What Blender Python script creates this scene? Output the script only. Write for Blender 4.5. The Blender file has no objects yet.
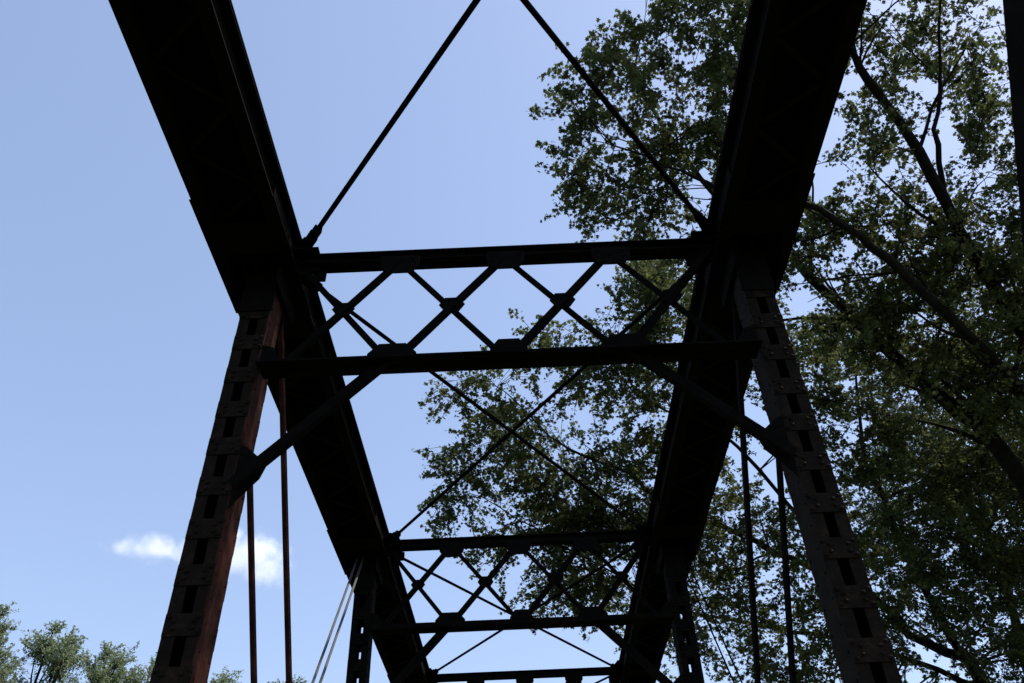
import bpy, math, random
import numpy as np
from mathutils import Vector, Matrix
random.seed(7); rng=np.random.default_rng(7)
scene=bpy.context.scene
COL=bpy.context.collection

# ---------------------------------------------------------------- materials
def new_mat(name):
    m=bpy.data.materials.new(name); m.use_nodes=True
    nt=m.node_tree; b=nt.nodes["Principled BSDF"]
    return m,nt,b
def ramp_mat(name,cols,scale=6.0,rough=0.8,bump=0.3,detail=8,metal=0.0,fine=60.0,spec=0.25):
    m,nt,b=new_mat(name)
    tc=nt.nodes.new("ShaderNodeTexCoord")
    n=nt.nodes.new("ShaderNodeTexNoise"); n.inputs["Scale"].default_value=scale; n.inputs["Detail"].default_value=detail
    n.inputs["Roughness"].default_value=0.65
    r=nt.nodes.new("ShaderNodeValToRGB")
    while len(r.color_ramp.elements)<len(cols): r.color_ramp.elements.new(0.5)
    for e,(p,c) in zip(r.color_ramp.elements,cols): e.position=p; e.color=(*c,1)
    nt.links.new(tc.outputs["Object"],n.inputs["Vector"]); nt.links.new(n.outputs["Fac"],r.inputs["Fac"])
    nt.links.new(r.outputs["Color"],b.inputs["Base Color"])
    b.inputs["Roughness"].default_value=rough; b.inputs["Metallic"].default_value=metal
    b.inputs["Specular IOR Level"].default_value=spec
    if bump>0:
        n2=nt.nodes.new("ShaderNodeTexNoise"); n2.inputs["Scale"].default_value=fine; n2.inputs["Detail"].default_value=4
        nt.links.new(tc.outputs["Object"],n2.inputs["Vector"])
        bp=nt.nodes.new("ShaderNodeBump"); bp.inputs["Strength"].default_value=bump; bp.inputs["Distance"].default_value=0.01
        nt.links.new(n2.outputs["Fac"],bp.inputs["Height"]); nt.links.new(bp.outputs["Normal"],b.inputs["Normal"])
    return m
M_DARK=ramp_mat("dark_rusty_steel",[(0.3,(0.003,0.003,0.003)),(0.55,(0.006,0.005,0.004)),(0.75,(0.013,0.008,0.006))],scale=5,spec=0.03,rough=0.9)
M_ROD=ramp_mat("dark_steel_rod",[(0.3,(0.004,0.004,0.004)),(0.7,(0.005,0.005,0.005))],scale=3,spec=0.0,rough=1.0,bump=0)
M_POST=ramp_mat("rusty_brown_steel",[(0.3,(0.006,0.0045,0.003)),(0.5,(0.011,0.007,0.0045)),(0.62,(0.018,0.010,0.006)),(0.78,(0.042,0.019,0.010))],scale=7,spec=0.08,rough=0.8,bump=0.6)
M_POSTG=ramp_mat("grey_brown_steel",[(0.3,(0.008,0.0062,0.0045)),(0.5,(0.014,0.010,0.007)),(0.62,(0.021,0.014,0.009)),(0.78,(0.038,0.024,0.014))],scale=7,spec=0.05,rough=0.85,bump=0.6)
M_PLATE_LIT=ramp_mat("sunlit_batten_steel",[(0.3,(0.007,0.0052,0.0035)),(0.5,(0.0135,0.0092,0.006)),(0.62,(0.021,0.0135,0.0085)),(0.78,(0.048,0.025,0.013))],scale=9,spec=0.06,rough=0.8,bump=0.6)  # lighter post steel: sunlight on the battens put into the colour
M_RED_LIT=ramp_mat("sunlit_rust_red_steel",[(0.3,(0.015,0.007,0.0055)),(0.5,(0.038,0.013,0.009)),(0.62,(0.070,0.023,0.015)),(0.75,(0.020,0.013,0.010))],scale=4,spec=0.05)  # rust red, with the glow of grazing sun mixed into the colour
M_ROD_LIT=ramp_mat("sunlit_steel_rod",[(0.3,(0.07,0.07,0.07)),(0.7,(0.11,0.11,0.11))],scale=5,bump=0)  # pale tone stands in for sun on the left counter rods
M_WOOD=ramp_mat("weathered_timber",[(0.3,(0.03,0.025,0.02)),(0.7,(0.08,0.065,0.05))],scale=3)
M_STONE=ramp_mat("stone_masonry",[(0.3,(0.2,0.18,0.15)),(0.7,(0.34,0.31,0.27))],scale=2)
M_GROUND=ramp_mat("grass_ground",[(0.3,(0.03,0.045,0.015)),(0.5,(0.05,0.07,0.025)),(0.75,(0.08,0.07,0.04))],scale=0.3,fine=8)
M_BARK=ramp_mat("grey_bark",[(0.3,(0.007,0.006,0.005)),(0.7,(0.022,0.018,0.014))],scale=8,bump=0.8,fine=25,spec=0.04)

def leaf_mat(name,c1,c2,trans):
    m=bpy.data.materials.new(name); m.use_nodes=True; nt=m.node_tree
    for n in list(nt.nodes): nt.nodes.remove(n)
    out=nt.nodes.new("ShaderNodeOutputMaterial")
    g=nt.nodes.new("ShaderNodeNewGeometry")
    mix=nt.nodes.new("ShaderNodeMix"); mix.data_type='RGBA'
    mix.inputs["A"].default_value=(*c1,1); mix.inputs["B"].default_value=(*c2,1)
    nt.links.new(g.outputs["Random Per Island"],mix.inputs["Factor"])
    d=nt.nodes.new("ShaderNodeBsdfDiffuse"); t=nt.nodes.new("ShaderNodeBsdfTranslucent")
    hs=nt.nodes.new("ShaderNodeHueSaturation"); hs.inputs["Hue"].default_value=0.487; hs.inputs["Saturation"].default_value=1.06; hs.inputs["Value"].default_value=1.3
    nt.links.new(mix.outputs["Result"],d.inputs["Color"]); nt.links.new(mix.outputs["Result"],hs.inputs["Color"])
    nt.links.new(hs.outputs["Color"],t.inputs["Color"])
    ms=nt.nodes.new("ShaderNodeMixShader"); ms.inputs["Fac"].default_value=trans
    nt.links.new(d.outputs[0],ms.inputs[1]); nt.links.new(t.outputs[0],ms.inputs[2])
    gl=nt.nodes.new("ShaderNodeBsdfGlossy"); gl.inputs["Roughness"].default_value=0.55; gl.inputs["Color"].default_value=(0.7,0.8,0.6,1)
    ms2=nt.nodes.new("ShaderNodeMixShader"); ms2.inputs["Fac"].default_value=0.012
    nt.links.new(ms.outputs[0],ms2.inputs[1]); nt.links.new(gl.outputs[0],ms2.inputs[2])
    nt.links.new(ms2.outputs[0],out.inputs["Surface"])
    return m
M_LEAF=leaf_mat("maple_leaves",(0.048,0.063,0.025),(0.110,0.128,0.050),0.46)
M_LEAF2=leaf_mat("poplar_leaves",(0.15,0.19,0.10),(0.23,0.27,0.155),0.5)

# ---------------------------------------------------------------- mesh builder
class MB:
    def __init__(s): s.v=[]; s.f=[]; s.mi=[]; s.cur=0
    def done(s):
        while len(s.mi)<len(s.f): s.mi.append(s.cur)
    def use(s,i): s.done(); s.cur=i
    def box(s,c,h,ax=None):
        """c centre, h half sizes, ax three unit axes"""
        c=Vector(c)
        ax=ax or (Vector((1,0,0)),Vector((0,1,0)),Vector((0,0,1)))
        n=len(s.v)
        for sx in(-1,1):
            for sy in(-1,1):
                for sz in(-1,1):
                    s.v.append(c+ax[0]*h[0]*sx+ax[1]*h[1]*sy+ax[2]*h[2]*sz)
        for q in((0,1,3,2),(4,6,7,5),(0,4,5,1),(2,3,7,6),(0,2,6,4),(1,5,7,3)):
            s.f.append([n+i for i in q])
    def bar(s,a,b,w,t,side):
        a=Vector(a);b=Vector(b);d=(b-a);L=d.length;d.normalize()
        side=Vector(side);side=(side-d*side.dot(d)).normalized();nn=d.cross(side)
        s.box((a+b)/2,(L/2,w/2,t/2),(d,side,nn))
    def rod(s,a,b,r,n=8):
        s.tube([Vector(a),Vector(b)],[r,r],n)
    def tube(s,pts,rad,n=8,cap=True):
        st=len(s.v); m=len(pts)
        for i,p in enumerate(pts):
            d=(pts[min(i+1,m-1)]-pts[max(i-1,0)]).normalized()
            u=d.cross(Vector((0.13,0.31,0.94)));u=u.normalized() if u.length>.05 else Vector((1,0,0)); w=d.cross(u)
            for k in range(n):
                a=2*math.pi*k/n
                s.v.append(p+(u*math.cos(a)+w*math.sin(a))*rad[i])
        for i in range(m-1):
            for k in range(n):
                s.f.append([st+i*n+k,st+i*n+(k+1)%n,st+(i+1)*n+(k+1)%n,st+(i+1)*n+k])
        if cap:
            s.f.append([st+k for k in range(n)][::-1]); s.f.append([st+(m-1)*n+k for k in range(n)])
    def plate(s,poly,nrm,t):
        nrm=Vector(nrm).normalized(); n=len(s.v); k=len(poly)
        for q in poly: s.v.append(Vector(q)+nrm*t/2)
        for q in poly: s.v.append(Vector(q)-nrm*t/2)
        s.f.append([n+i for i in range(k)]); s.f.append([n+k+i for i in range(k)][::-1])
        for i in range(k):
            j=(i+1)%k; s.f.append([n+i,n+k+i,n+k+j,n+j])
    def rivet(s,c,nrm,r=0.016):
        nrm=Vector(nrm).normalized(); c=Vector(c)
        u=nrm.orthogonal().normalized(); w=nrm.cross(u); n=len(s.v)
        for rr,h in((1,0),(0.75,0.6)):
            for k in range(6):
                a=math.pi*k/3; s.v.append(c+(u*math.cos(a)+w*math.sin(a))*r*rr+nrm*r*h)
        s.v.append(c+nrm*r*0.85)
        for k in range(6):
            j=(k+1)%6; s.f.append([n+k,n+j,n+6+j,n+6+k]); s.f.append([n+6+k,n+6+j,n+12])
    def obj(s,name,mat,parent=None,smooth=False,base=None,mat2=None,mat3=None):
        me=bpy.data.meshes.new(name)
        base=Vector(base) if base is not None else Vector((0,0,0))
        me.from_pydata([tuple(Vector(q)-base) for q in s.v],[],s.f); me.materials.append(mat)
        if mat2:
            me.materials.append(mat2)
            if mat3: me.materials.append(mat3)
            s.done(); me.polygons.foreach_set("material_index",s.mi)
        if smooth: me.polygons.foreach_set("use_smooth",[True]*len(me.polygons))
        me.update()
        o=bpy.data.objects.new(name,me); COL.objects.link(o); o.location=base
        if parent:
            o.parent=parent
            o.location=base-parent_world(parent)
        return o
def parent_world(p):
    w=Vector((0,0,0))
    while p: w=w+p.location; p=p.parent
    return w
def empty(name,loc,parent=None):
    e=bpy.data.objects.new(name,None); COL.objects.link(e)
    e.location=Vector(loc)-(parent_world(parent) if parent else Vector((0,0,0))); e.parent=parent; return e

# ---------------------------------------------------------------- bridge
Y0=5.81; PL=6.21; XC=2.42; XP=2.367; PW=0.138
pin=lambda k:Y0+PL*k
ZT=7.77; ZB=-0.55; CB=7.52; CT=7.97
bridge=empty("truss_bridge",(0,9,0))
bridge["label"]="dark rusty steel through truss bridge with lattice sway frames"
bridge["category"]="bridge"

def top_chord(sx):
    m=MB(); x0=sx*XC; ya=pin(-2)-0.3; yb=pin(3)+0.3; yc=(ya+yb)/2; hl=(yb-ya)/2
    for s in(-1,1):
        xw=x0+s*0.25
        m.box((xw,yc,(CB+CT)/2),(0.009,hl,(CT-CB)/2))
        m.box((xw+s*0.054,yc,CB-0.009),(0.063,hl,0.009))     # bottom flange
        m.box((xw+s*0.054,yc,CT-0.011),(0.044,hl,0.009))
        m.box((xw+s*0.0165,yc,CB+0.045),(0.007,hl,0.045))     # angle leg on the web
        for k in range(-2,4):                                 # pin plates
            m.box((xw+s*0.030,pin(k)-0.15,(CB+CT)/2+0.03),(0.006,0.75,0.14))
            m.rod((xw+s*0.03,pin(k),ZT),(xw+s*0.09,pin(k),ZT),0.055,10)
            m.box((xw-s*0.015,pin(k)+0.04,CB-0.10),(0.006,0.33,0.16))
            m.box((xw+s*0.064,pin(k)-0.35,CB-0.024),(0.066,0.75,0.005))
        y=ya+0.1
        while y<yb:
            m.rivet((xw+s*0.075,y,CB-0.018),(0,0,-1)); m.rivet((xw+s*0.024,y+0.06,CB+0.06),(s,0,0)); y+=0.15
    m.box((x0,yc,CT+0.009),(0.355,hl,0.009))                  # cover plate
    for k in range(-2,4):
        m.box((x0,pin(k)-0.62,CB-0.034),(0.31,0.2,0.005))
        m.box((x0,pin(k)+0.62,CB-0.034),(0.31,0.2,0.005))
        for t in(-1,1):
            m.box((sx*XP,pin(k)+t*0.168,CB-0.28),(0.155,0.006,0.26))   # thin dark plates across the post tops
    y=ya+0.2; sgn=1
    while y<yb-0.5:
        kk=round((y+0.2-Y0)/PL)
        if abs(y+0.2-pin(kk))>0.95:
            m.bar((x0-sgn*0.28,y,CB+0.030),(x0+sgn*0.22,y+0.42,CB+0.030),0.05,0.008,(0,1,0.0))
        sgn*=-1; y+=0.42
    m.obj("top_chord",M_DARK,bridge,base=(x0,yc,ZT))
def bottom_chord(sx):
    x0=sx*XC
    for s in(-0.12,0.12):
        m=MB(); m.box((x0+s,9,ZB),(0.02,21.8,0.09)); m.obj("bottom_chord",M_POST,bridge,base=(x0,9,ZB))
for sx in(-1,1): top_chord(sx); bottom_chord(sx)

def inclined_end_post(sx,y1,y2):
    m=MB(); x0=sx*XC
    a=Vector((x0,y1,ZB)); b=Vector((x0,y2,ZT))
    for s in(-1,1):
        o=Vector((s*0.22,0,0)); m.bar(a+o,b+o,0.38,0.02,(0,0,1))
    d=(b-a).normalized(); up=Vector((1,0,0)).cross(d); up=up if up.z>0 else -up
    m.bar(a+up*0.2,b+up*0.2,0.6,0.015,(1,0,0))
    L=(b-a).length; n=int(L/0.8)
    for i in range(n):
        c=a+d*(0.5+i*0.8)-up*0.196; m.bar(c,c+d*0.25,0.5,0.01,(1,0,0))
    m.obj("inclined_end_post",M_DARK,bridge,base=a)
for sx in(-1,1):
    inclined_end_post(sx,pin(-3),pin(-2)); inclined_end_post(sx,pin(4),pin(3))

# vertical post ------------------------------------------------
def vertical_post(sx,k):
    x0=sx*XP; y0=pin(k); HD=0.15
    m=MB()
    z1=ZB-0.1; z2=CT-0.05; zc=(z1+z2)/2; hz=(z2-z1)/2
    for s in(-1,1):
        m.use(1 if s==-sx and sx<0 and k==0 else 0)  # only the sun-facing inner web gets the sunlit red
        m.box((x0+s*(PW-0.008),y0,zc),(0.008,HD,hz))
        for i in range(38):
            for t in(-0.11,0.11): m.rivet((x0+s*PW,y0+t,0.2+i*0.19),(s,0,0),0.012)
        m.use(0)
        for t in(-1,1):
            m.box((x0+s*0.082,y0+t*(HD-0.007),zc),(0.040,0.007,hz))
    z=0.62; m.use(2 if k<=0 else 0)  # near battens take the painted sunlit tone
    while z<CB-0.5:
        for t in(-1,1):
            m.box((x0,y0+t*(HD+0.005),z),(PW-0.001,0.005,0.082))
            for u in(-0.112,-0.068,0.068,0.112):
                for q in(-0.055,0.055):
                    m.rivet((x0+u,y0+t*(HD+0.010),z+q*(1 if abs(u)>0.1 else 0.5)),(0,t,0),0.018)
        z+=0.374
    post=m.obj("vertical_post",M_DARK if k>0 else (M_POST if sx<0 else M_POSTG),bridge,base=(x0,y0,ZB),mat2=M_RED_LIT,mat3=M_PLATE_LIT)
    if sx<0 and k==0: post["label"]="battened steel post with rust-red inner face coloured as if sunlit"
    return post
for k in range(-2,4):
    for sx in(-1,1): vertical_post(sx,k)

# eyebars ------------------------------------------------------
def eyebar(name,a,b,w,t,mat):
    m=MB(); m.bar(a,b,w,t,(0,0,1))
    for c in(a,b):
        c=Vector(c); m.rod(c-Vector((t*0.6,0,0)),c+Vector((t*0.6,0,0)),w*1.15,12)
    return m.obj(name,mat,bridge,base=a)
for sx in(-1,1):
    for dx in(-0.16,0.185):
        x=sx*(2.46+dx)
        eyebar("diagonal_eyebar",(x,pin(0),ZT),(x,pin(1),ZB),0.08,0.042,M_RED_LIT if sx<0 else M_DARK)  # left bars coloured as sunlit rust, right bars dark
        for k in(2,3): eyebar("diagonal_eyebar",(x,pin(k),ZT),(x,pin(k-1),ZB),0.068,0.022,M_DARK)
    for x in(2.19,2.66):
        eyebar("diagonal_eyebar",(sx*x,pin(-1),ZT),(sx*x,pin(0),ZB),0.15,0.03,M_DARK)
        eyebar("diagonal_eyebar",(sx*x,pin(-2),ZT),(sx*x,pin(-1),ZB),0.15,0.03,M_DARK)
    for dx in(-0.045,0.045):
        x=sx*(2.44+dx); m=MB(); r=0.017 if sx<0 else 0.010; m.rod((x,pin(1),ZT),(x,pin(0),ZB),r,8)
        m.obj("counter_rod",M_ROD_LIT if sx<0 else M_ROD,bridge,base=(x,pin(1),ZT),smooth=True)  # left pair painted pale as if in sun

# sway frames --------------------------------------------------
def sway_frame(k):
    y=pin(k); fr=empty("sway_frame",(0,y,ZT),bridge)
    XE=XC-0.26
    zt=7.76; zb=6.315 if k<1 else 6.37
    t=MB()
    t.box((0,y,zt+0.055),(XE,0.08,0.008)); 
    for s in(-1,1):
        t.box((0,y+s*0.014,zt-0.012),(XE,0.006,0.058))
        t.box((0,y+s*0.05,zt-0.062),(XE,0.03,0.006))
    for i in range(int(2*XE/0.16)):
        for s in(-1,1): t.rivet((-XE+0.08+i*0.16,y+s*0.05,zt-0.068),(0,0,-1),0.012)
    for sx in(-1,1):   # end brackets
        t.plate([(sx*XE,y-0.024,zt+0.22),(sx*(XE-0.15),y-0.024,zt+0.19),(sx*(XE-0.29),y-0.024,zt+0.04),(sx*(XE-0.29),y-0.024,zt-0.1),(sx*(XE-0.1),y-0.024,zt-0.2),(sx*XE,y-0.024,zt-0.26)],(0,1,0),0.01)
        t.box((sx*(XE-0.12),y,zt+0.075),(0.16,0.15,0.012))
        t.box((sx*(XE-0.07),y+0.05,zt+0.14),(0.07,0.10,0.065))
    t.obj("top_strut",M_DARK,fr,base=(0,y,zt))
    b=MB(); XB=2.215
    b.box((0,y-0.169,zb+0.0),(XB+0.0,0.006,0.055)); b.box((0,y-0.229,zb-0.05),(XB+0.0,0.055,0.006))
    b.box((0,y-0.139,zb+0.0),(XB-0.01,0.006,0.055)); b.box((0,y-0.085,zb-0.05),(XB-0.01,0.048,0.006))
    for i in range(27):
        b.rivet((-XB+0.1+i*0.16,y-0.175,zb),(0,-1,0),0.012)
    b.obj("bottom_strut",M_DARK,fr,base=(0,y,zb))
    yl=y-0.05
    N=[-2.06,-1.05,0,1.05,2.06]
    zlo=zb+0.03; zhi=zt-0.06
    for i in range(4):
        a=Vector((N[i],yl-0.03,zlo)); c=Vector((N[i+1],yl-0.0,zhi))
        q=MB(); q.bar(a,c,0.088,0.012,(0,0,1))
        off=Vector((0,-0.028,0)); d=(c-a).normalized(); pe=Vector((0,1,0)).cross(d)
        q.bar(a+off+pe*0.038,c+off+pe*0.038,0.055,0.010,(0,1,0))
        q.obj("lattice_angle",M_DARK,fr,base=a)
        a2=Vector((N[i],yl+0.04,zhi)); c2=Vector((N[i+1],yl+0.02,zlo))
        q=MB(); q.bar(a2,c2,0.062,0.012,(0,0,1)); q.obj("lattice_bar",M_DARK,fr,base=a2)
    def gus(poly,t):
        g=MB(); g.plate(poly,(0,1,0),t)
        c=Vector((0,0,0))
        for q in poly: c+=Vector(q)
        c/=len(poly)
        for q in poly:
            q=Vector(q); g.rivet(c+(q-c)*0.66+Vector((0,-t/2,0)),(0,-1,0),0.011)
        g.obj("gusset_plate",M_DARK,fr,base=c)
    for i,x in enumerate(N):
        if 0<i<4:
            gus([(x-0.19,yl-0.045,zhi+0.02),(x+0.19,yl-0.045,zhi+0.02),(x+0.19,yl-0.045,zhi-0.12),(x+0.12,yl-0.045,zhi-0.22),(x-0.12,yl-0.045,zhi-0.22),(x-0.19,yl-0.045,zhi-0.12)],0.014)
            wdt=0.22 if i!=2 else 0.17
            gus([(x-wdt,yl-0.10,zlo-0.04),(x+wdt,yl-0.10,zlo-0.04),(x+wdt,yl-0.10,zlo+0.06),(x+wdt*.55,yl-0.10,zlo+0.17),(x-wdt*.55,yl-0.10,zlo+0.17),(x-wdt,yl-0.10,zlo+0.06)],0.014)
    for i in range(4):
        x=(N[i]+N[i+1])/2; z=(zlo+zhi)/2
        s=0.088 if i in(1,2) else 0.078
        gus([(x-s*1.4,yl-0.045,z),(x-s*0.75,yl-0.045,z+s*1.0),(x+s*0.75,yl-0.045,z+s*1.0),(x+s*1.4,yl-0.045,z),(x+s*0.75,yl-0.045,z-s*1.0),(x-s*0.75,yl-0.045,z-s*1.0)],0.010)
    for sx in(-1,1):
        x=sx*(XP-0.14); KZ=5.10 if sx<0 else 5.17
        gus([(x,yl-0.1,zlo+0.22),(x-sx*0.10,yl-0.1,zlo+0.18),(x-sx*0.2,yl-0.1,zlo+0.02),(x-sx*0.2,yl-0.1,zlo-0.06),(x,yl-0.1,zlo-0.06)],0.012)
        gus([(x,yl-0.1,KZ+0.38),(x-sx*0.05,yl-0.1,KZ+0.36),(x-sx*0.24,yl-0.1,KZ+0.19),(x-sx*0.20,yl-0.1,KZ+0.06),(x-sx*0.04,yl-0.1,KZ-0.14),(x,yl-0.1,KZ-0.20)],0.014)
        gus([(sx*1.95,yl+0.05,zhi-0.02),(sx*1.80,yl+0.05,zhi-0.06),(sx*1.80,yl+0.05,zhi-0.2),(sx*1.92,yl+0.05,zhi-0.2)],0.012)
        a=Vector((sx*1.05,yl-0.118,zb+0.02)); c=Vector((sx*(XP-0.14),yl-0.118,KZ))
        q=MB(); q.bar(a,c,0.13,0.012,(0,0,1)); d=(c-a).normalized(); pe=Vector((0,1,0)).cross(d); pe=pe if pe.z<0 else -pe
        q.bar(a+Vector((0,-0.035,0))+pe*0.058,c+Vector((0,-0.035,0))+pe*0.058,0.07,0.010,(0,1,0))
        q.obj("knee_brace",M_DARK,fr,base=a)
for k in range(-2,4): sway_frame(k)

# top lateral rods ----------------------------------------------
for k in range(-2,3):
    for sx in(-1,1):
        y1=pin(k)+(0.72 if k==-1 else 0.13)
        zz=(7.88 if k<0 else 7.76)+0.045*(sx>0)
        xa=2.02 if k<0 else 2.12; xb=2.02
        if k==-1 and sx<0: xa=1.87; xb=2.09
        a=Vector((sx*xa,y1,zz)); b=Vector((-sx*xb,pin(k+1)-0.10,zz))
        m=MB(); d=(b-a).normalized(); w_=0.042 if k<0 else 0.033
        m.bar(a,b,w_,w_,(0,0,1))
        for p,s in((a,1),(b,-1)):
            m.bar(p-d*0.16*s,p+d*0.18*s,0.11,0.085,(0,0,1))          # clevis
            m.bar(p+d*0.18*s,p+d*0.28*s,0.078,0.078,(0,0,1))         # nut
            m.rod(p-d*0.02*s-Vector((0,0,0.12)),p-d*0.02*s+Vector((0,0,0.10)),0.05,8)
        m.obj("lateral_rod",M_ROD,bridge,base=a)

# deck ----------------------------------------------------------
for k in range(-3,5):
    m=MB(); m.box((0,pin(k),-0.55),(2.6,0.12,0.25)); m.obj("floor_beam",M_DARK,bridge,base=(0,pin(k),-0.55))
for x in(-1.4,-0.7,0.0,0.7,1.4):
    m=MB(); m.box((x,9,-0.20),(0.07,21.7,0.09)); m.obj("stringer",M_DARK,bridge,base=(x,9,-0.2))
m=MB(); y=-12.6
while y<30.6:
    m.box((random.uniform(-.02,.02),y,-0.055+random.uniform(-.004,.004)),(2.05,0.13,0.05)); y+=0.275
m.obj("deck",M_WOOD,bridge,base=(0,9,0))
for yy in(-14.6,32.4):
    a=MB(); a.box((0,yy,-3.0),(3.6,1.9,2.2)); a.box((0,yy,-0.74),(3.8,2.05,0.06))
    s=1 if yy>0 else -1
    for sx in(-1,1): a.box((sx*3.9,yy+s*2.5,-3.2),(0.3,3.0,2.0))
    ao=a.obj("abutment",M_STONE,None,base=(0,yy,-5.0))
    ao["label"]="pale stone masonry bridge abutment on grassy bank"; ao["category"]="abutment"; ao["group"]="bridge abutments"

# ---------------------------------------------------------------- ground
m=MB(); n=80; ext=900
idx={}
for i in range(n+1):
    for j in range(n+1):
        x=(i/n*2-1); yv=(j/n*2-1); x=ext*x*abs(x); yv=ext*yv*abs(yv)
        z=-5+0.35*math.sin(x*0.07)*math.cos(yv*0.06)
        r=math.hypot(x,yv-9); 
        if r>60: z+=min(3,(r-60)*0.02)
        idx[i,j]=len(m.v); m.v.append(Vector((x,yv,z)))
for i in range(n):
    for j in range(n): m.f.append([idx[i,j],idx[i+1,j],idx[i+1,j+1],idx[i,j+1]])
g=m.obj("ground",M_GROUND,smooth=True); g["kind"]="structure"

# ---------------------------------------------------------------- trees
LEAF=np.array([(0,-.5,0),(.22,-.30,.02),(.50,-.32,-.05),(.30,-.05,.03),(.46,.22,-.06),(.16,.14,.03),(0,.60,-.08),(-.16,.14,.03),(-.46,.22,-.06),(-.30,-.05,.03),(-.50,-.32,-.05),(-.22,-.30,.02)],dtype=np.float64)
LEAF_S=np.array([(0,-.5,0),(.32,-.15,.03),(.2,.3,-.03),(0,.55,-.05),(-.2,.3,-.03),(-.32,-.15,.03)],dtype=np.float64)
def leaves_obj(name,cent,size,mat,parent,tpl,droop=0.5):
    N=len(cent); nrm=rng.normal(size=(N,3)); nrm[:,2]=np.abs(nrm[:,2])*0.9+droop
    nrm/=np.linalg.norm(nrm,axis=1,keepdims=True)
    t=rng.normal(size=(N,3)); t-=nrm*(t*nrm).sum(1,keepdims=True); t/=np.linalg.norm(t,axis=1,keepdims=True)
    b=np.cross(nrm,t); K=len(tpl)
    s=size*rng.uniform(0.6,1.35,size=(N,1,1))
    V=cent[:,None,:]+s*(tpl[None,:,0:1]*t[:,None,:]+tpl[None,:,1:2]*b[:,None,:]+tpl[None,:,2:3]*nrm[:,None,:])
    V=V.reshape(-1,3)
    me=bpy.data.meshes.new(name); me.vertices.add(N*K); me.loops.add(N*K); me.polygons.add(N)
    base=np.array(parent_world(parent)); V=V-base
    me.vertices.foreach_set("co",V.astype(np.float32).ravel())
    me.loops.foreach_set("vertex_index",np.arange(N*K,dtype=np.int32))
    me.polygons.foreach_set("loop_start",np.arange(0,N*K,K,dtype=np.int32))
    me.update(calc_edges=True); me.materials.append(mat)
    o=bpy.data.objects.new(name,me); COL.objects.link(o); o.parent=parent
    return o
def catmull(P,sub=5):
    P=[Vector(p) for p in P]; out=[]
    for i in range(len(P)-1):
        p0=P[max(i-1,0)];p1=P[i];p2=P[i+1];p3=P[min(i+2,len(P)-1)]
        for s in range(sub):
            t=s/sub
            out.append(0.5*((2*p1)+(p2-p0)*t+(2*p0-5*p1+4*p2-p3)*t*t+(3*p1-p0-3*p2+p3)*t**3))
    out.append(P[-1]); return out
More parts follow.
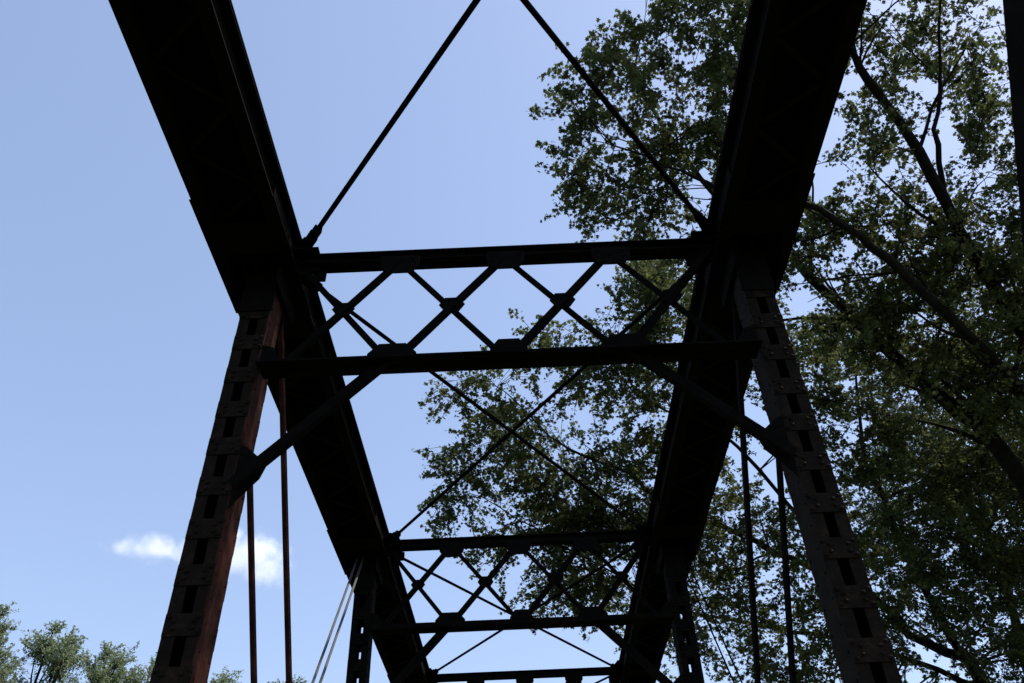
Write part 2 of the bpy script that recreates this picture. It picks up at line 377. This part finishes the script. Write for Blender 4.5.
def make_tree(label,cat,root,limbs,blobs,nspray,leafsize,mat,tpl,spray_leaves=34,spray_len=0.9,twig=0.008,avoid=None,group=None,name="maple_tree",up=-0.1,spread=1.2,sw=0.12,wig=0.045,sec_sd=0.5,forks=0):
    e=empty(name,root); e["label"]=label; e["category"]=cat
    if group: e["group"]=group
    tm=MB(); nodes=[]; 
    tube_list=[]
    for pts,r0,r1 in limbs:
        c=catmull(pts); n=len(c)
        ph=[random.uniform(0,6.3) for _ in range(6)]
        def wob(i,a): return math.sin(i*0.9+ph[a])*0.6+math.sin(i*0.37+ph[a+3])
        c=[p+Vector((wob(i,0),wob(i,1),wob(i,2)))*wig*min(1,i/4)+Vector([random.gauss(0,0.3*wig) for _ in range(3)])*(i>0) for i,p in enumerate(c)]
        rad=[(r0+(r1-r0)*(i/(n-1))**0.8)*(1+0.08*math.sin(i*1.7+ph[0])) for i in range(n)]
        tube_list.append((c,rad,r0))
    if forks:
        extra=[]
        for c,rad,r0 in tube_list:
            i=6+random.randint(0,2)
            while i<len(c)-5:
                if c[i].z>root[2]+10:
                    t=(c[i+1]-c[i-1]).normalized()
                    for q in range(forks):
                        d=(t*0.9+Vector((random.gauss(-0.1,0.55),random.gauss(0,0.55),random.uniform(-0.25,0.7)))).normalized()
                        L=random.uniform(1.2,2.5); p=c[i]; bp=[p.copy()]
                        for s in range(6):
                            d=(d+Vector([random.gauss(0,0.13) for _ in range(3)])+Vector((0,0,0.03))).normalized(); p=p+d*L/6; bp.append(p.copy())
                        if avoid and any(avoid(x) for x in bp): continue
                        r=rad[i]*random.uniform(0.3,0.5)
                        extra.append((bp,[max(0.006,r*(1-0.8*k/6)) for k in range(7)],0.1))
                i+=random.randint(2,4)
        tube_list+=extra
    for c,rad,r0 in tube_list:
        tm.tube(c,rad,9 if len(c)>7 else 6)
        nodes+= [(p,rad[i]) for i,p in enumerate(c) if p.z>root[2]+ (6 if r0>0.2 else 2)]
    NP=np.array([tuple(p) for p,_ in nodes])
    bl=np.array([b[:3] for b in blobs]); br=np.array([b[3] for b in blobs]); wt=br**2.0
    for i,b in enumerate(blobs):
        if len(b)>4: wt[i]*=b[4]
    wt/=wt.sum()
    sec=[];secdir=[]
    tw=MB()
    for bi in range(len(bl)):
        ns=max(2,int(3+br[bi]*4))
        for q in range(ns):
            tgt=Vector(bl[bi]+np.clip(rng.normal(size=3),-1.4,1.4)*br[bi]*sec_sd)
            if avoid and avoid(tgt): continue
            d=np.linalg.norm(NP-np.array(tgt),axis=1)+rng.uniform(0,0.6,len(NP)); j=int(np.argmin(d)); a=Vector(NP[j])
            L=(tgt-a).length
            mid=a.lerp(tgt,0.5)+Vector(rng.normal(size=3))*0.09*L+Vector((0,0,0.08*L))
            pts=catmull([a,mid,tgt],5)
            r=min(nodes[j][1]*0.7,0.009+0.006*L)
            tw.tube(pts,[r+(0.005-r)*i/(len(pts)-1) for i in range(len(pts))],5,False)
            for i in range(2,len(pts)):
                sec.append(tuple(pts[i])); secdir.append(tuple((pts[i]-pts[i-1]).normalized()))
    sec=np.array(sec); secdir=np.array(secdir)
    cents=[]
    picks=rng.choice(len(bl),size=nspray,p=wt)
    for bi in picks:
        v=rng.normal(size=3); v/=np.linalg.norm(v)
        p=bl[bi]+v*br[bi]*spread*rng.uniform(0,1)**0.4*np.array([1.0,1.05,0.9])
        d=np.linalg.norm(sec-p,axis=1); j=int(np.argmin(d+rng.uniform(0,0.5,len(d))))
        a=sec[j]; dv=p-a; L=np.linalg.norm(dv)
        if L<1e-3: continue
        dirv=dv/L+0.6*secdir[j]+rng.normal(size=3)*0.25+np.array([0,0,up]); dirv/=np.linalg.norm(dirv)
        sl=min(L,1.9*spray_len)+spray_len*rng.uniform(0.2,0.6)
        end=a+dirv*sl+np.array([0,0,-0.10*sl])
        if avoid and avoid(end): continue
        A=Vector(a);E=Vector(end);Mi=A.lerp(E,0.5)+Vector((0,0,0.07*sl))
        tw.tube([A,Mi,E],[twig,twig*0.7,twig*0.35],3,False)
        n=int(spray_leaves*rng.uniform(0.5,1.3)*(0.5+0.5*sl/spray_len/1.3))
        t=rng.uniform(0.12,1.04,n)**0.8
        base=np.outer((1-t)**2,a)+np.outer(2*t*(1-t),np.array(Mi))+np.outer(t**2,end)
        off=rng.normal(size=(n,3))*np.array([sw,sw,sw*0.5])*spray_len*(1.3-0.8*t)[:,None]
        cents.append(base+off)
    c=np.concatenate(cents)
    if avoid: c=c[[not avoid(q) for q in c]]
    t=tm.obj("trunk",M_BARK,e,smooth=True,base=root)
    b=tw.obj("branch",M_BARK,e,smooth=True,base=root)
    leaves_obj("crown",c,leafsize,mat,e,tpl)
    return e
def avoid_bridge(p): return abs(p[0])<3.1 and p[2]<8.35 and p[1]<31

def parse(s): return [tuple(float(q) for q in t.split(",")) for t in s.split(";")]
A1=parse("11.3,16.5,5.4;10.3,13.0,9.6;9.0,11.2,10.9;7.5,9.3,12.3;6.3,8.0,13.9;5.8,7.3,14.7;5.0,6.2,15.9")
A2=parse("10.3,13.0,9.6;8.7,11.5,9.7;6.9,10.0,10.7;5.8,9.3,11.6;5.0,9.0,11.9;3.7,8.5,11.7;2.8,8.2,12.1;1.7,8.0,12.6")
A3=parse("11.3,16.5,5.4;9.2,13.3,9.2;7.9,12.3,10.3;6.7,11.6,11.1;5.5,10.8,12.1;4.8,10.3,12.7;3.6,9.6,13.5;2.5,8.5,14.8;2.0,7.8,15.6")
A4=parse("7.5,9.3,12.3;7.3,8.5,13.2;7.5,7.6,14.3;7.6,6.6,15.4")
A5=parse("11.3,16.5,5.4;9.6,9.7,10.3;8.8,7.9,12.5;8.1,6.8,13.7")
limbsA=[([(11.9,17.6,-5.3),(11.8,17.3,-2),(11.6,17,2),(11.3,16.5,5.4)],0.48,0.34),(A1,0.20,0.02),(A2,0.12,0.012),(A3,0.19,0.012),(A4,0.06,0.012),(A5,0.12,0.02)]
bA=parse("2.4,7.3,14.7;1.7,7.7,14.2;1.35,8.1,13.7;1.25,8.7,13.0;1.6,9.1,12.6;2.7,8.1,13.8;2.7,8.8,12.9;3.6,7.4,14.5;3.9,8.4,13.3;4.4,7.7,14.2;2.4,9.4,12.2;3.3,9.6,11.9;6.1,7.5,14.4;7.2,7.5,14.4;8.2,7.8,14.1;8.6,8.8,12.9;6.4,8.7,13.0;5.8,9.5,12.1;7.2,9.7,11.8;8.4,10.0,11.5;5.0,9.7,11.9;5.9,10.6,10.8;7.1,10.8,10.5;8.3,11.3,10.0;4.1,10.0,11.5;7.6,6.4,15.7;5.2,6.4,15.8;3.5,6.2,15.9;10.0,8.3,13.5;9.8,10.5,11.0")
rA=[.65,.5,.42,.38,.42,.9,.7,1,.9,.9,.5,.5,.8,.8,.8,.8,.8,.7,1.0,1.0,.7,.8,1.0,1.0,.6,1.2,1.2,1.0,1.2,1.3]
wA=[.8,1.0,1.3,1.4,1.3,.9,1.1,.7,.9,.8,1.1,1.1,.7,.7,.7,.9,.7,.8,1.0,1.1,.9,1.1,1.2,1.3,1.1,.5,.4,.5,.6,.9]
blobsA=[]
for i,(b,r,w_) in enumerate(zip(bA,rA,wA)):
    if i>=12: b=(b[0]+0.28,b[1]+0.4,b[2]+0.45)
    blobsA.append((*b,r,w_))
blobsA+=[(9,15,14,1.5,.7),(11,14,13,1.8,.5),(12,17,12,2,.5),(13,12,13,1.6,.4),(13.5,19,10,1.8,.5),(11,19,14,1.6,.4),(13.5,17,15.5,2,.3)]  # outer crown foliage, partly added to shade the leaves lower right
limbsA.append(([(11.3,16.5,5.4),(12,16,9),(11.5,15.5,12.5),(11,16,15)],0.2,0.03))
make_tree("large green silver maple with spreading limbs reaching over the bridge","tree",(11.9,17.6,-5.3),limbsA,blobsA,3300,0.078,M_LEAF,LEAF,spray_leaves=49,avoid=avoid_bridge,sw=0.085,spread=1.27,forks=2)

B1=parse("12.4,22.1,5.0;10.5,19.9,7.6;8.8,18.9,8.7;7.3,18.1,9.7;4.8,16.6,9.9;2.7,15.9,10.9;1.2,14.7,11.3;-0.3,13.6,12.0")
B2=parse("10.5,19.9,7.6;7.4,19.3,8.6;5.1,19.0,8.9;2.9,17.9,9.3;0.9,16.5,10.0;-1.0,16.0,10.8")
B3=parse("7.3,18.1,9.7;4.9,15.4,11.4;3.0,14.6,12.2;1.8,13.6,13.2")
B4=parse("10.5,19.9,7.6;8.8,17.7,10.2;7.9,16.1,12.0;7.8,14.6,13.8")
limbsB=[([(13.2,23.2,-5.3),(13.1,23,-1),(12.8,22.6,2.5),(12.4,22.1,5.0)],0.45,0.34),(B1,0.15,0.008),(B2,0.07,0.008),(B3,0.06,0.008),(B4,0.11,0.015),
 ([(12.4,22.1,5.0),(13,21.5,10),(12.5,20.5,14)],0.24,0.03)]
bB=parse("1.9,13.7,12.6;3.2,13.1,13.3;0.6,13.0,12.6;-0.2,13.6,11.9;-1.2,13.6,11.9;-1.0,14.5,10.9;-1.5,15.3,10.2;0.5,15.4,11.4;2.3,15.6,11.1;0.9,16.8,9.7;2.1,17.4,9.2;0.5,17.9,9.0;3.8,14.9,11.9;4.0,16.3,10.3;4.3,17.5,8.9;7.3,15.0,11.8;9.0,15.8,10.9;10.5,16.2,10.4;7.4,16.4,10.1;8.9,17.3,9.1;10.4,17.9,8.4;7.1,18.0,8.3;5.7,16.7,9.9;5.6,18.1,8.2;3.0,18.3,8.9;12.2,17.7,8.7;6.3,14.1,12.8")
rB=[.9,1.0,.5,.7,.4,.6,.42,1.0,1.0,.8,.8,.45,1.1,1.1,1,1.1,1.3,1.4,1.2,1.3,1.4,1.2,1.1,1.1,.7,1.5,1.0]
wB=[1.3,1.4,1.3,1.4,1.5,1.5,1.5,1.3,1.4,1.6,1.6,1.1]+[1.2]*3+[1.1]*12
blobsB=[(*b,r,w_) for b,r,w_ in zip(bB,rB,wB)]+[(0.0,15.9,10.5,.8,1.6),(1.2,16.4,10.3,.9,1.6),(-0.6,16.6,9.9,.45,1.6),(2.2,16.6,10.2,.9,1.5),(1.3,17.6,9.2,.5,1.5),(2.9,14.2,12.9,.9,1.3),(3.0,12.9,14.0,.7,1.3),(9,20,6.5,1.6),(11,20,5.5,1.8),(7.5,20,6.5,1.3),(14,20,11,2,.6),(12.5,21,14,1.8,.6),(10,21,12,1.8,.7),(11.5,18.5,12,1.8,.7),(6.5,19.5,6,1.0)]
make_tree("dense green maple tree standing beside the far end of the bridge","tree",(13.2,23.2,-5.3),limbsB,blobsB,4900,0.086,M_LEAF,LEAF,spray_leaves=45,avoid=avoid_bridge,sw=0.085,spread=1.25,forks=2,wig=0.10)

# far tree line past the bridge
def far_tree(x,y,zt,w,seed):
    global rng
    rng=np.random.default_rng(seed); random.seed(seed)
    root=(x,y,-4.8); H=zt+4.8
    limbs=[([root,(x+0.3,y,-4.8+H*0.35),(x-0.2,y,-4.8+H*0.7),(x,y,zt-0.6)],0.38,0.03)]; blobs=[]
    for i in range(12):
        a=rng.uniform(0,6.28); h=rng.uniform(0.3,0.9); rr=w*(1.05-0.75*h)*rng.uniform(0.5,0.95)
        p0=(x,y,-4.8+H*h*0.85); p2=(x+rr*math.cos(a),y+rr*math.sin(a),-4.8+H*min(0.93,h+0.12))
        p1=tuple((u+v)/2+rng.normal()*0.2 for u,v in zip(p0,p2)); limbs.append(([p0,p1,p2],0.12,0.02))
        blobs.append((*p2,rng.uniform(0.5,1.0)))
    blobs.append((x,y,zt-1.0,0.3,4.0)); blobs.append((x,y,zt-2.6,0.7,2.0)); blobs.append((x+0.5,y,zt-5,1.8)); 
    make_tree("distant light green poplar tree in the far tree line","tree",root,limbs,blobs,520,0.13,M_LEAF2,LEAF_S,spray_leaves=38,spray_len=1.6,twig=0.010,group="trees in the distant tree line",name="poplar_tree",up=1.8,spread=1.0,sw=0.075)
for i,(x,y,zt,w) in enumerate([(-31.8,48.3,23.6,3.4),(-28.9,49.5,22.8,2.8),(-25.4,50.1,21.4,2.8),(-36.5,47,23.4,4.2),(-19.7,55.9,21.6,2.8),(-15.6,56.5,21.2,2.8),(-22.9,51,20.6,2.6),(-30.3,46.5,21.8,2.6),(-27.0,48.0,21.4,2.6),(-24.0,48.5,20.2,2.6)]):
    far_tree(x,y,zt,w,100+i)

# ---------------------------------------------------------------- cloud (far-off volume with added glow)
def cloud():
    m=bpy.data.materials.new("cloud_vapour_glow"); m.use_nodes=True; nt=m.node_tree
    for n in list(nt.nodes): nt.nodes.remove(n)
    out=nt.nodes.new("ShaderNodeOutputMaterial"); pv=nt.nodes.new("ShaderNodeVolumePrincipled")
    pv.inputs["Color"].default_value=(1,1,1,1); pv.inputs["Anisotropy"].default_value=0.2
    tc=nt.nodes.new("ShaderNodeTexCoord"); no=nt.nodes.new("ShaderNodeTexNoise")
    no.inputs["Scale"].default_value=0.085; no.inputs["Detail"].default_value=9; no.inputs["Roughness"].default_value=0.70
    nt.links.new(tc.outputs["Object"],no.inputs["Vector"])
    lobes=[((22,0,0),(16,14,14)),((10,0,-2),(18,12,11)),((28,0,-6),(14,12,8)),((-8,0,-1),(20,10,9)),((-26,0,-2),(22,10,7)),((6,0,10),(10,8,8)),((-38,0,-3),(15,8,5))]
    prev=None
    for c,r in lobes:
        s=nt.nodes.new("ShaderNodeVectorMath"); s.operation='SUBTRACT'; s.inputs[1].default_value=c
        d=nt.nodes.new("ShaderNodeVectorMath"); d.operation='DIVIDE'; d.inputs[1].default_value=r
        l=nt.nodes.new("ShaderNodeVectorMath"); l.operation='LENGTH'
        nt.links.new(tc.outputs["Object"],s.inputs[0]); nt.links.new(s.outputs[0],d.inputs[0]); nt.links.new(d.outputs[0],l.inputs[0])
        o=nt.nodes.new("ShaderNodeMath"); o.operation='SUBTRACT'; o.inputs[0].default_value=1.0; nt.links.new(l.outputs["Value"],o.inputs[1])
        if prev is None: prev=o
        else:
            mx=nt.nodes.new("ShaderNodeMath"); mx.operation='MAXIMUM'; nt.links.new(prev.outputs[0],mx.inputs[0]); nt.links.new(o.outputs[0],mx.inputs[1]); prev=mx
    ns=nt.nodes.new("ShaderNodeMath"); ns.operation='MULTIPLY_ADD'; ns.inputs[1].default_value=3.0; ns.inputs[2].default_value=-1.62
    nt.links.new(no.outputs["Fac"],ns.inputs[0])
    ad=nt.nodes.new("ShaderNodeMath"); ad.operation='ADD'; nt.links.new(prev.outputs[0],ad.inputs[0]); nt.links.new(ns.outputs[0],ad.inputs[1])
    mr=nt.nodes.new("ShaderNodeMapRange"); mr.interpolation_type='SMOOTHSTEP'; mr.inputs["From Min"].default_value=-0.12; mr.inputs["From Max"].default_value=1.25; mr.inputs["To Max"].default_value=0.13
    nt.links.new(ad.outputs[0],mr.inputs["Value"]); nt.links.new(mr.outputs[0],pv.inputs["Density"])
    scatter_glow=nt.nodes.new("ShaderNodeMath"); scatter_glow.operation='MULTIPLY'; scatter_glow.inputs[1].default_value=0.56  # emission stands in for sunlight scattered many times inside the cloud
    nt.links.new(mr.outputs[0],scatter_glow.inputs[0]); nt.links.new(scatter_glow.outputs[0],pv.inputs["Emission Strength"]); pv.inputs["Emission Color"].default_value=(0.96,0.97,1,1)
    nt.links.new(pv.outputs[0],out.inputs["Volume"])
    b=MB(); b.box((0,0,0),(58,22,28))
    o=b.obj("cloud",m); o.location=(-160,395,203); o.rotation_euler=(0,0,math.radians(22)); o["label"]="small white fair-weather cloud in blue sky"; o["category"]="cloud"
cloud()

# ---------------------------------------------------------------- light
SUN=Vector((0.62,0.04,0.95)).normalized()
el=math.asin(SUN.z); az=math.atan2(SUN.x,SUN.y)
w=bpy.data.worlds.new("World"); scene.world=w; w.use_nodes=True; nt=w.node_tree
bg=nt.nodes["Background"]; sky=nt.nodes.new("ShaderNodeTexSky"); sky.sky_type='NISHITA'; sky.sun_disc=False
sky.sun_elevation=el; sky.sun_rotation=az; sky.air_density=1.0; sky.dust_density=0.8; sky.ozone_density=2.0
gm=nt.nodes.new("ShaderNodeGamma"); gm.inputs["Gamma"].default_value=0.6
mul=nt.nodes.new("ShaderNodeMix"); mul.data_type='RGBA'; mul.blend_type='MULTIPLY'; mul.inputs["Factor"].default_value=1.0
mul.inputs["B"].default_value=(2.55,2.66,3.05,1)
nt.links.new(sky.outputs[0],gm.inputs["Color"]); nt.links.new(gm.outputs[0],mul.inputs["A"]); nt.links.new(mul.outputs["Result"],bg.inputs["Color"]); bg.inputs["Strength"].default_value=0.14
sl=bpy.data.lights.new("sun","SUN"); sl.energy=5.0; sl.angle=math.radians(0.5); sl.color=(1,0.95,0.86)
so=bpy.data.objects.new("sun",sl); COL.objects.link(so); so.rotation_euler=SUN.to_track_quat('Z','Y').to_euler()

# ---------------------------------------------------------------- camera
th=math.radians(40.5); ro=math.radians(2.4)
up0=Vector((0,-math.sin(th),math.cos(th))); fw=Vector((0,math.cos(th),math.sin(th)))
Rc=math.cos(ro)*Vector((1,0,0))-math.sin(ro)*up0; Uc=math.sin(ro)*Vector((1,0,0))+math.cos(ro)*up0
cam=bpy.data.cameras.new("camera"); co=bpy.data.objects.new("camera",cam); COL.objects.link(co)
M=Matrix((Rc,Uc,-fw)).transposed().to_4x4(); M.translation=Vector((0.03,0,1.65)); co.matrix_world=M
cam.sensor_width=36; cam.lens=36*826/1024; cam.clip_end=5000; cam.clip_start=0.05
scene.camera=co
scene.view_settings.view_transform='Standard'; scene.view_settings.look='None'; scene.view_settings.exposure=0
